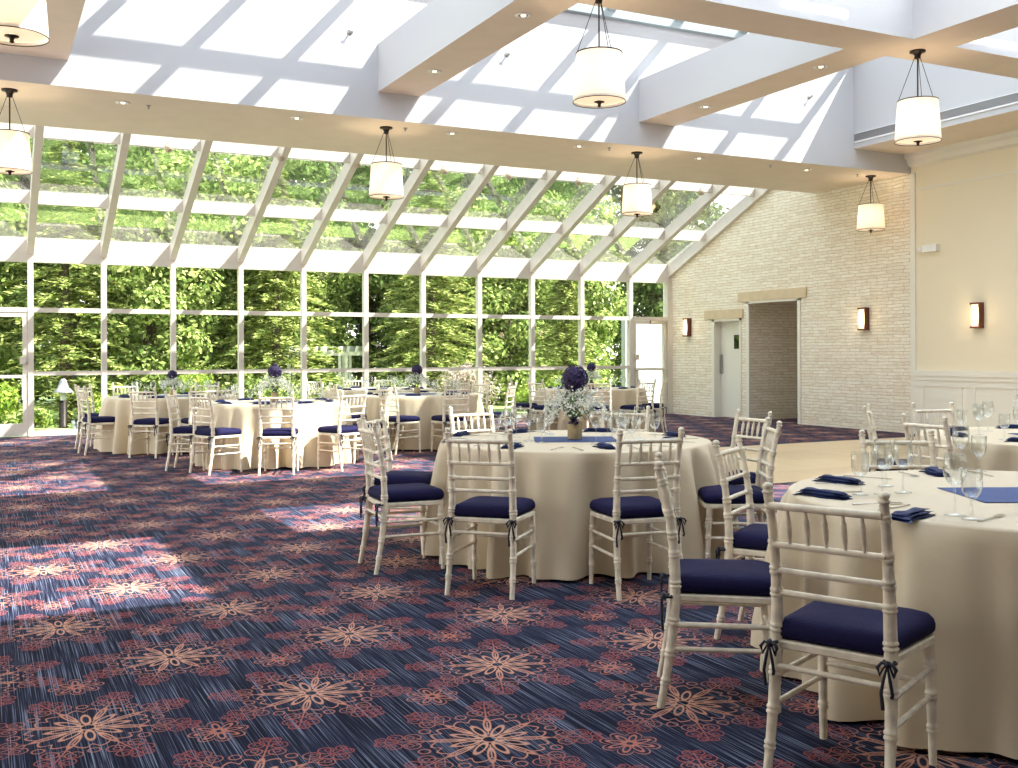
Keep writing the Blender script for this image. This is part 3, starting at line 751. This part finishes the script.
def setting(key, a, cutlery, off=0, rn=.74, rg=.545, pos=None, nap=None, wine=None, gob=None):
    x, y, R = TB[key]; w = pos or where(a); nm = TN[key]; sc = R/.96
    def P(r, t): return (x + sc*r*cos(a) - t*sin(a), y + sc*r*sin(a) + t*cos(a), ZT_)
    inst(nap0, (nap[0], nap[1], ZT_) if nap else P(rn, 0.0), RAD(nap[2]) if nap else a + pi/2 + off, 'navy folded napkin, %s, on %s' % (w, nm), 'napkin', 'navy napkins on '+nm)
    inst(wine0, wine+(ZT_,) if wine else P(rg, -.10), 0, 'taller stemmed wine glass, %s, on %s' % (w, nm), 'wine glass', 'wine glasses on '+nm)
    inst(gob0, gob+(ZT_,) if gob else P(rg+.09, -.165), 0, 'shorter water goblet, %s, on %s' % (w, nm), 'goblet', 'water goblets on '+nm)
    if cutlery:
        inst(knife0, P(rn, -.19)[:2]+(ZT_+.0005,), a+pi, 'silver table knife, %s, on %s' % (w, nm), 'knife', 'knives on '+nm)
        inst(fork0, P(rn, .17)[:2]+(ZT_+.0005,), a+pi, 'silver dinner fork, %s, on %s' % (w, nm), 'fork', 'forks on '+nm)
def ang(key, k):
    x, y, R = TB[key]
    for c in CH:
        if c[0] == k: return atan2(c[2]-y, c[1]-x)
T1S = {'a': ('at the left', (2.83, 6.36, -59), None, None), 'b': ('at the far left', (3.10, 6.92, -130), None, None), 'c': ('at the near left', (2.997, 5.862, 44), (3.298, 6.229), (3.298, 6.046)),
       'd': ('at the near right', (3.473, 5.55, -104), (3.567, 5.806), (3.70, 5.80)), 'e': ('at the right, nearer', (4.10, 5.72, -100), None, None), 'g': ('at the right, farther', (4.40, 6.10, -100), None, None),
       'f1': ('behind and left of the flower', (3.60, 6.95, 20), None, None), 'f2': ('behind and right of the flower', (4.16, 6.72, -40), None, None)}
for k, (w, nap, wi, go) in T1S.items(): setting('T1', ang('T1', k), True, pos=w, nap=nap, wine=wi, gob=go, rg=.45)
T2S = {'j': ('at the left', (3.07, 3.23, -82), (3.33, 3.16), (3.245, 3.20)), 'h': ('at the far left', (3.46, 3.54, -84), (3.444, 3.157), (3.55, 3.35)),
       'k': ('at the near left', (2.96, 2.67, 17), (3.129, 2.631), (3.105, 2.54)), 'n1': ('at the far side', (4.11, 3.57, -124), (4.35, 3.62), (4.38, 3.54))}
for k, (w, nap, wi, go) in T2S.items(): setting('T2', ang('T2', k), True, pos=w, nap=nap, wine=wi, gob=go)
for i in range(8):
    a = 2*pi*i/8 - YAW + .0
    if i in (2, 3, 4, 5): setting('T3', a, False)
    for t in ('TA', 'TB', 'TD', 'TE', 'TC'): setting(t, a, False)

# ------------------------------------------------------------------ flower arrangements
def flower_parts(root, rg, ball=True):
    v = MB(); v.lathe([(0, 0), (.048, 0), (.050, .004), (.052, .12), (.049, .122), (.046, .12), (.045, .02), (0, .02)], 20)
    vo = v.build('vase', 'vase', root)
    bow = MB()
    for k in range(14):
        c = Vector((-.035+rg.uniform(-.02, .02), -.045+rg.uniform(-.015, .015), .125+rg.uniform(-.02, .025))); a = Vector((rg.uniform(-1, 1), rg.uniform(-1, 1), rg.uniform(-1, 1))).normalized()*.016; b = a.orthogonal().normalized()*.014
        bow.quad(c, a, b)
    bow.build('small_purple_bloom', 'purple', root)
    st = MB()
    for k in range(16):
        an = rg.uniform(0, 6.28); rr = rg.uniform(.02, .15); zz = rg.uniform(.24, .36)
        st.tube([(.012*cos(an), .012*sin(an), .03), (.03*cos(an), .03*sin(an), .16), (rr*cos(an), rr*sin(an), zz)], .0022, 4)
    for k in range(60):
        c = Vector((rg.gauss(0, .05), rg.gauss(0, .05), rg.uniform(.15, .33))); a = Vector((rg.uniform(-1, 1), rg.uniform(-1, 1), rg.uniform(-.4, 1))).normalized(); b = a.orthogonal().normalized()
        st.quad(c, a*.028, b*.010)
    st.build('stems', 'stem', root)
    bb = MB()
    for k in range(750):
        an = rg.uniform(0, 6.28); rr = .22*sqrt(rg.random()); zz = .25 + .09*cos(rr/.22*1.5) + rg.gauss(0, .04) - .05*rr/.22
        c = Vector((rr*cos(an), rr*sin(an), zz)); a = Vector((rg.uniform(-1, 1), rg.uniform(-1, 1), rg.uniform(-1, 1))).normalized(); b = a.orthogonal().normalized(); s_ = rg.uniform(.004, .008)
        bb.quad(c, a*s_, b*s_); bb.quad(c, a*s_, a.cross(b)*s_)
    o = bb.build('baby_breath', 'breath', root); o['kind'] = 'stuff'
    if ball:
        hy = MB(); n = 150
        for k in range(n):
            ph = math.acos(1-2*(k+.5)/n); th = k*2.39996; nv = Vector((sin(ph)*cos(th), sin(ph)*sin(th), cos(ph))); c0 = Vector((0, 0, .415)) + nv*.088*rg.uniform(.86, 1.08)
            a = nv.orthogonal().normalized(); a = (Matrix.Rotation(rg.uniform(0, 3), 3, nv) @ a); b = nv.cross(a)
            for q in range(4):
                an = q*pi/2; d = a*cos(an)+b*sin(an); e = nv.cross(d)
                hy.add([c0, c0+d*.011+e*.009+nv*.004, c0+d*.021+nv*.001, c0+d*.011-e*.009+nv*.004], [(0, 1, 2, 3)])
        hy.lathe([(.0001, .34), (.05, .355), (.07, .39), (.074, .415), (.07, .44), (.05, .475), (.0001, .49)], 12)
        hy.build('hydrangea_bloom', 'purple', root)
fl = {'T1': 'purple hydrangea with white sprays in a tan vase on the centre table', 'T3': 'purple flower and white sprays at the right edge, before the wainscot',
      'TA': 'purple flower on a thin stem at the leftmost window table', 'TB': 'round purple flower standing on the second window table',
      'TD': 'purple flower standing on the middle window table', 'TE': 'small purple flower on the table near the stone wall'}
fl0 = None
for i, k in enumerate(fl):
    x, y, R = TB[k]
    dx, dy = {'T3': (-.10, .04)}.get(k, (.0, .0))
    if fl0 is None: fl0 = o = empty('flower_arrangement'); flower_parts(o, random.Random(3))
    else: o = copy_tree(fl0)
    o.location = (x+dx, y+dy, ZT_+.004); o.rotation_euler = (0, 0, i*1.3); o.scale = [{'TA': .74, 'TB': .92, 'TD': .86, 'TE': .86}.get(k, 1)]*3; tag(o, fl[k], 'flower arrangement', 'purple flower centrepieces')

# ------------------------------------------------------------------ lamps
def pendant(name_lab, x, y, ztop, first=[None]):
    if first[0] is None or first[0][0] != ztop:
        r = empty('pendant_lamp')
        L = ztop - 4.175
        if ztop < 4.5: zt, hs, r0, r1 = -.49, .43, .200, .228
        else: zt, hs, r0, r1 = -.555, .45, .213, .245
        MB().lathe([(0, 0), (.085, 0), (.085, -.018), (.05, -.022), (.035, -.05), (.03, -.085), (0, -.09)], 20).build('canopy', 'dark_metal', r)
        MB().tube([(0, 0, -.08), (0, 0, zt-hs+.06)], .008, 8).build('rod', 'dark_metal', r)
        for k in range(3):
            a = k*2*pi/3+.5; MB().tube([(.028*cos(a), .028*sin(a), -.06), (r0*cos(a)*.99, r0*sin(a)*.99, zt)], .0035, 6).build('wire', 'dark_metal', r)
        sh = MB(); sh.lathe([(r0, zt), (r1, zt-hs)], 40); s_ = sh.build('lamp_shade', 'shade', r)
        rim = MB(); rim.lathe([(r0-.004, zt-.004), (r0+.004, zt-.004), (r0+.004, zt+.006), (r0-.004, zt+.006), (r0-.004, zt-.004)], 40); rim.build('shade_rim', 'dark_metal', s_); rim = MB(); rim.lathe([(r1-.003, zt-hs), (r1+.003, zt-hs), (r1+.003, zt-hs+.006), (r1-.003, zt-hs+.006), (r1-.003, zt-hs)], 40)
        rim.build('shade_rim', 'dark_metal', s_)
        df = MB(); df.lathe([(r1-.006, zt-hs+.03), (r1*.66, zt-hs+.02), (.02, zt-hs+.018)], 40); df.build('diffuser', 'diffuser', r)
        MB().lathe([(0, zt-hs+.02), (.022, zt-hs+.012), (.05, zt-hs+.006), (.05, zt-hs), (.02, zt-hs-.006), (.013, zt-hs-.03), (.02, zt-hs-.038), (0, zt-hs-.048)], 16).build('finial', 'dark_metal', r)
        l = bpy.data.lights.new('pendant_bulb', 'POINT'); l.energy = PENDANT_W; l.color = (1, .80, .60); l.shadow_soft_size = .06
        lo = bpy.data.objects.new('pendant_bulb', l); COL.objects.link(lo); lo.parent = r; lo.location = (0, .03, zt-hs*.45)
        first[0] = (ztop, r)
    else: r = copy_tree(first[0][1])
    r.location = (x, y, ztop); tag(r, name_lab, 'pendant lamp', 'cream drum pendant lamps')
for x, lab in ((.29, 'pendant lamp at the left edge under the header beam'), (4.76, 'pendant lamp second from the left under the header beam'), (8.70, 'pendant lamp before the sloped glazing, third along the header beam'), (13.42, 'pendant lamp against the stone wall')):
    pendant('cream drum '+lab, x, 12.97, ZH)
for x, lab in ((.20, 'large cream drum pendant cut off in the top left corner'), (5.12, 'large cream drum pendant at top centre below the skylight'), (9.25, 'large cream drum pendant at top right before the light well wall')):
    pendant(lab, x, 8.25, ZB if x > 1 else 4.64)
def downlight(x, y, z, lab, first=[None]):
    if first[0] is None:
        r = empty('recessed_downlight')
        MB().lathe([(.05, -.001), (.085, -.001), (.085, -.007), (.05, -.009), (.046, -.003)], 20).build('trim_ring', 'white_plastic', r)
        MB().lathe([(.0001, -.002), (.05, -.002)], 16).build('reflector', 'dark_metal', r)
        MB().lathe([(0, -.014), (.02, -.012), (.028, -.004), (.028, -.002)], 12).build('bulb', 'bulb', r)
        first[0] = r
    else: r = copy_tree(first[0])
    r.location = (x, y, z); tag(r, lab, 'downlight', 'recessed ceiling downlights')
ordw = ['first', 'second', 'third', 'fourth', 'fifth', 'sixth']
for i, (x, y) in enumerate(((1.5, 13.05), (3.56, 12.95), (5.69, 12.93), (7.68, 12.93), (9.81, 12.93), (12.03, 13.0))):
    downlight(x, y, ZH, 'recessed downlight, %s from the left along the header soffit' % ordw[i])
for x, y, lab in ((4.77, 9.09, 'upper downlight under the left ceiling beam'), (4.77, 11.35, 'lower downlight under the left ceiling beam'), (8.74, 11.37, 'left downlight under the right ceiling beam'), (8.74, 9.2, 'right downlight under the right ceiling beam')):
    downlight(x, y, ZB, 'recessed '+lab)
spk = None
for i, (x, y) in enumerate(((1.79, 13.07), (5.0, 12.9), (8.14, 12.85), (11.2, 12.92), (13.1, 12.95))):
    if spk is None:
        spk = o = empty('fire_sprinkler'); MB().lathe([(0, 0), (.03, 0), (.03, -.006), (.01, -.012), (.008, -.035), (0, -.035)], 12).build('body', 'steel', o); MB().lathe([(0, -.036), (.02, -.037), (.02, -.040), (0, -.041)], 12).build('deflector', 'steel', o)
    else: o = copy_tree(spk)
    o.location = (x, y, ZH); tag(o, 'small ceiling fire sprinkler, %s from the left under the header' % ordw[i], 'sprinkler', 'fire sprinklers')
sws = None
for x, lab in ((4.13, 'left of the left beam'), (6.33, 'between the two beams'), (11.67, 'right of the right beam')):
    if sws is None:
        sws = o = empty('sidewall_sprinkler'); MB().lathe([(0, 0), (.035, 0), (.035, .006), (.012, .012), (.012, .06), (.02, .065), (.02, .07), (0, .072)], 12).build('body', 'steel', o)
        MB().box(-.025, .025, -.002, .03, .07, .075).build('deflector', 'steel', o)
    else: o = copy_tree(sws)
    o.location = (x, HF, 5.39); o.rotation_euler = (RAD(90), 0, 0); tag(o, 'steel sidewall sprinkler on the sunlit header wall, '+lab, 'sprinkler', 'sidewall sprinklers')
gl = None
for i, x in enumerate((2.4, 4.1, 5.37, 6.9, 8.13, 9.55, 12.3)):
    if gl is None:
        gl = o = empty('globe_light'); MB().lathe([(.0001, -.085), (.05, -.07), (.078, -.03), (.085, .01), (.07, .05), (.04, .07), (.0001, .075)], 16).build('globe', 'globe', o); MB().lathe([(0, .07), (.045, .07), (.045, .11), (0, .11)], 12).build('base', 'white_plastic', o)
    else: o = copy_tree(gl)
    o.scale = (.8, .8, .8); o.location = (x+.12, 16.30, zg(16.42)-.25+.06); tag(o, 'small frosted globe light on the top purlin of the sloped glazing, %s from left' % (ordw+['seventh'])[i], 'globe light', 'globe lights on the sloped glazing')
def sconce(y, z, lab, first=[None]):
    if first[0] is None:
        r = empty('wall_sconce')
        MB().box(-.02, 0, -.085, .085, -.20, .20).build('back_plate', 'dark_metal', r)
        MB().box(-.10, -.02, -.072, .072, -.17, .17).build('glass', 'sconce_glass', r)
        fr = MB()
        for z_ in (-.20, .17): fr.box(-.115, 0, -.085, .085, z_, z_+.03)
        for s in (-1, 1): fr.box(-.115, -.105, s*.085-.006*(s > 0)-.0*s, s*.085+.006*(s < 0), -.17, .17) if False else fr.box(-.112, -.0, min(s*.085, s*.074), max(s*.085, s*.074), -.17, .17) if s < 0 else None
        for s in (-1, 1): fr.tube([(-.104, -.072, -.17*s), (-.104, .072, .17*s)], .004, 4)
        fr.build('frame', 'copper', r)
        l = bpy.data.lights.new('sconce_bulb', 'POINT'); l.energy = SCONCE_W; l.color = (1, .75, .45); l.shadow_soft_size = .08
        lo = bpy.data.objects.new('sconce_bulb', l); COL.objects.link(lo); lo.parent = r; lo.location = (-.20, 0, 0)
        first[0] = r
    else: r = copy_tree(first[0])
    r.location = (WX-.0 if y > 12.5 else WX-.02, y, z); tag(r, lab, 'wall sconce', 'lit wall sconces with crossed bars')
sconce(18.70, 1.93, 'lit wall sconce on the stone wall left of the service door')
sconce(13.56, 1.95, 'lit wall sconce on the stone wall right of the wide opening')
sconce(11.2, 1.93, 'lit wall sconce on the beige wall above the wainscot')
em = empty('emergency_light', (WX-.02, 12.1, 3.05)); tag(em, 'white emergency light box high on the beige wall', 'emergency light')
MB().box(-.09, 0, -.16, .14, -.05, .06).build('housing', 'white_plastic', em)
for yy_ in (.12,): MB().lathe([(0, 0), (.05, 0), (.06, .03), (.06, .06), (0, .07)], 14).build('lamp_head', 'white_plastic', em, (-.06, .17, -.03))

# ------------------------------------------------------------------ outside
struct(MB().box(-40, 60, D+.06, 70, -.3, -.08).build('ground', 'lawn'), 'sunlit lawn outside the glass')
def leaves(mb, centre, rad, n, size, rg, shell=.55, droop=0, up=.4):
    for k in range(n):
        nv = Vector((rg.gauss(0, 1), rg.gauss(0, 1), rg.gauss(0, 1))).normalized(); q = shell + (1-shell)*rg.random()
        c = Vector((centre[0]+nv.x*rad[0]*q, centre[1]+nv.y*rad[1]*q, centre[2]+nv.z*rad[2]*q))
        f = (nv + Vector((rg.gauss(0, .6), rg.gauss(0, .6), rg.gauss(0, .6)+up))).normalized(); a = f.orthogonal().normalized(); a = Matrix.Rotation(rg.uniform(0, 6.28), 3, f) @ a; b = f.cross(a)
        s = size*rg.uniform(.6, 1.3); mb.add([c-a*s, c+b*s*.55, c+a*s, c-b*s*.55], [(0, 1, 2, 3)])
def broad_tree(h_, w, n, rg, size=.078, m='leaf'):
    root = empty('leafy_tree'); tr = MB(); tr.tube([(0, 0, -.1), (.05, .03, h_*.3), (-.06, .05, h_*.6), (.02, 0, h_*.85)], [w*.09, w*.07, w*.045, w*.015], 8)
    lv = MB(); nb = 26
    for k in range(nb):
        an = k*2.4; zz = h_*(.08+.86*(k+.5)/nb); rr = w*.62*sqrt(max(.05, 1-((zz/h_-.45)/.58)**2))*rg.uniform(.35, 1)
        c = (rr*cos(an), rr*sin(an), zz); tr.tube([(0, 0, zz*.8), (c[0]*.6, c[1]*.6, zz*.93), (c[0], c[1], zz)], [w*.02, w*.012, w*.005], 5)
        q = w*rg.uniform(.24, .38); leaves(lv, c, (q, q, q*.75), n//nb, size, rg, .5)
    tr.build('trunk', 'bark', root); lv.build('leaf_canopy', m, root); return root
def conifer(h_, w, n, rg, m='needle'):
    root = empty('conifer_tree'); tr = MB(); tr.tube([(0, 0, -.1), (0, 0, h_*.5), (0, 0, h_)], [w*.07, w*.04, .01], 8); tr.build('trunk', 'bark', root)
    lv = MB(); nbr = 150; per = n//nbr
    for k in range(nbr):
        t = (k+.5)/nbr; z = h_*(.03+.96*t); L = w*(1-t)**.8*rg.uniform(.75, 1.1)+.10; an = k*2.39996
        d = Vector((cos(an), sin(an), 0)); s = Vector((-sin(an), cos(an), 0))
        for i in range(per):
            q = rg.random()**.7; side = rg.gauss(0, .22)*(1.05-q)*L
            c = d*(L*q) + s*side + Vector((0, 0, z - .28*L*q*q + .10*L*q + rg.gauss(0, .03)))
            a = (d*.8 + s*rg.gauss(0, .7) + Vector((0, 0, rg.uniform(-.35, .25)))).normalized(); b = a.cross(Vector((rg.gauss(0, .5), rg.gauss(0, .5), 1))).normalized()
            l_ = rg.uniform(.06, .13); lv.add([c-a*l_, c+b*.026, c+a*l_, c-b*.026], [(0, 1, 2, 3)])
    lv.build('needle_boughs', m, root); return root
rg = random.Random(11)
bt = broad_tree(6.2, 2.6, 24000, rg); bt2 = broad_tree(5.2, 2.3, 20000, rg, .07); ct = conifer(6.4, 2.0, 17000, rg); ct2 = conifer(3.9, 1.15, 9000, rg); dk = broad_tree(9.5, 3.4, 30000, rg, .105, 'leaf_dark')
trees = [(bt, -.8, 25.0, 0, 1.0, 'leafy tree beyond the left glass exit door'), (ct, 1.6, 24.2, 0, 1.0, 'tall yellow-green conifer behind the bollard lamp'),
 (bt2, 3.4, 24.6, 1, 1.0, 'bright leafy tree behind the leftmost window table'), (bt, 4.9, 26.0, 2, 1.05, 'leafy tree behind the second window table'),
 (ct, 6.2, 24.4, 2, .95, 'conifer left of the white garden arbour'), (bt2, 7.6, 28.5, 3, 1.1, 'shaded leafy tree behind the white garden arbour'),
 (ct, 10.4, 25.0, 4, 1.0, 'conifer right of the white garden arbour'), (bt, 11.6, 27.2, 4, 1.0, 'leafy tree behind the pink flowering shrub'),
 (bt2, 13.6, 27.0, 2, 1.05, 'leafy tree behind the table near the stone wall'), (ct2, 13.25, 23.0, 0, 1.0, 'young conifer with pointed top beside the right exit door'),
 (bt, 16.2, 28.0, 5, 1.05, 'leafy tree above the white garden wall')]
seen = set()
for (src, x, y, rz, s, lab) in trees:
    o = src if src.name not in seen else copy_tree(src); seen.add(src.name)
    o.location = (x, y, -.1); o.rotation_euler = (0, 0, rz); o.scale = (s, s, s); tag(o, lab, 'tree', 'trees outside the glass wall')
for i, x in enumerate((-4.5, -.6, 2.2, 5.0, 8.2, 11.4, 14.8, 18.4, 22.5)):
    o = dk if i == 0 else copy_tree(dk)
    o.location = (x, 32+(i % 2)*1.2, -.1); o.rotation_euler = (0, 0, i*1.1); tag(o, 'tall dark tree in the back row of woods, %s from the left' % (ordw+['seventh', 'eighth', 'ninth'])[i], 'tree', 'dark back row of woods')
def bush(name, x, y, r, hgt, n, m, lab, size=.05, cat='shrub'):
    root = empty(name, (x, y, -.08)); lv = MB(); st = MB(); q = random.Random(int(x*100))
    for k in range(7):
        an = q.uniform(0, 6.28); d = q.uniform(0, .6)*r; st.tube([(0, 0, 0), (d*cos(an), d*sin(an), hgt*.7)], [.02, .006], 5)
    for k in range(9):
        an = q.uniform(0, 6.28); d = q.uniform(.1, .65)*r; leaves(lv, (d*cos(an), d*sin(an), hgt*q.uniform(.35, .72)), (r*.45, r*.45, hgt*.32), n//9, size, q, .3)
    st.build('branches', 'bark', root); lv.build('leaf_canopy', m, root); tag(root, lab, cat); return root
bush('garden_shrub', .1, 22.6, .8, 1.2, 2200, 'fern', 'pale green shrub outside the left exit door')
bush('garden_shrub', 2.4, 22.2, .75, .75, 2200, 'fern', 'bright fern clump beside the bollard lamp')
bush('garden_shrub', .85, 22.0, .5, .5, 1200, 'leaf', 'low leafy plant left of the bollard lamp')
bush('garden_shrub', 3.9, 22.4, .8, 1.25, 2600, 'fern', 'pale shrub behind the leftmost window table')
bush('garden_shrub', 5.6, 22.6, .8, 1.1, 2200, 'leaf', 'green shrub behind the purple flower of the second table')
bush('flowering_shrub', 7.2, 22.0, .6, .85, 1800, 'pink', 'small pink flowering shrub below the white arbour', .035)
bush('flowering_shrub', 10.0, 21.7, 1.1, 1.25, 4200, 'pink', 'wide pink-white flowering shrub behind the middle window table', .035)
bush('garden_shrub', 11.3, 21.2, .75, .75, 2200, 'fern', 'bright green shrub right of the flowering shrub')
bush('garden_shrub', 12.9, 21.8, .8, .95, 2200, 'fern', 'light green shrub in front of the young conifer')
bush('garden_shrub', 8.6, 22.4, .7, .9, 1800, 'leaf', 'dark green shrub left of the wide flowering shrub')
# path light
b = empty('bollard_lamp', (1.45, 22.6, -.08)); tag(b, 'black garden bollard lamp with grey cap outside the glass', 'bollard lamp')
MB().lathe([(0, 0), (.10, 0), (.10, .03), (.075, .04), (.075, .55), (0, .55)], 14).build('post', 'dark_metal', b)
MB().lathe([(.06, .55), (.06, .72), (.055, .72), (0, .72)], 14).build('lens', 'white_plastic', b)
MB().lathe([(.19, .70), (.20, .72), (.11, .80), (.09, .86), (.06, .95), (.03, .985), (0, .99)], 18).build('cap', 'grille', b)
pl = empty('planter_box', (1.55, 19.72, -.08)); tag(pl, 'small white planter box outside the glass by the leftmost chair', 'planter')
MB().prism([(-.13, -.13), (.13, -.13), (.13, .13), (-.13, .13)], 'z', 0, .28).build('box', 'siding', pl)
MB().box(-.145, .145, -.145, .145, .25, .30).build('rim', 'siding', pl)
# garden arbour
ar = empty('garden_arbour', (7.9, 26.2, -.08), RAD(-27)); tag(ar, 'small white slatted garden arbour among the trees', 'arbour')
for sx in (-.85, .45, .62):
    for sy in (-.3, .3): MB().box(sx-.035, sx+.035, sy-.035, sy+.035, 0, 1.42).build('post', 'brown_fin', ar)
mb = MB()
for sy in (-.3, .3): mb.box(-1.0, .95, sy-.025, sy+.025, 1.42, 1.52)
mb.build('beam', 'brown_fin', ar)
for k in range(9):
    x = -.9+.22*k; MB().prism([(x-.02, 1.52), (x+.05, 1.52), (x+.09, 1.66), (x+.02, 1.66)], 'y', -.42, .42).build('slat', 'brown_fin', ar)
gw = struct(MB().box(15.05, 20, 23.0, 23.2, -.08, 2.3).build('wall_garden', 'siding'), 'white wall seen through the right exit door')
MB().box(16.35, 16.62, 22.96, 23.0, .7, 2.0).build('panel', 'pale_blue', gw)
bpy.context.view_layer.update()
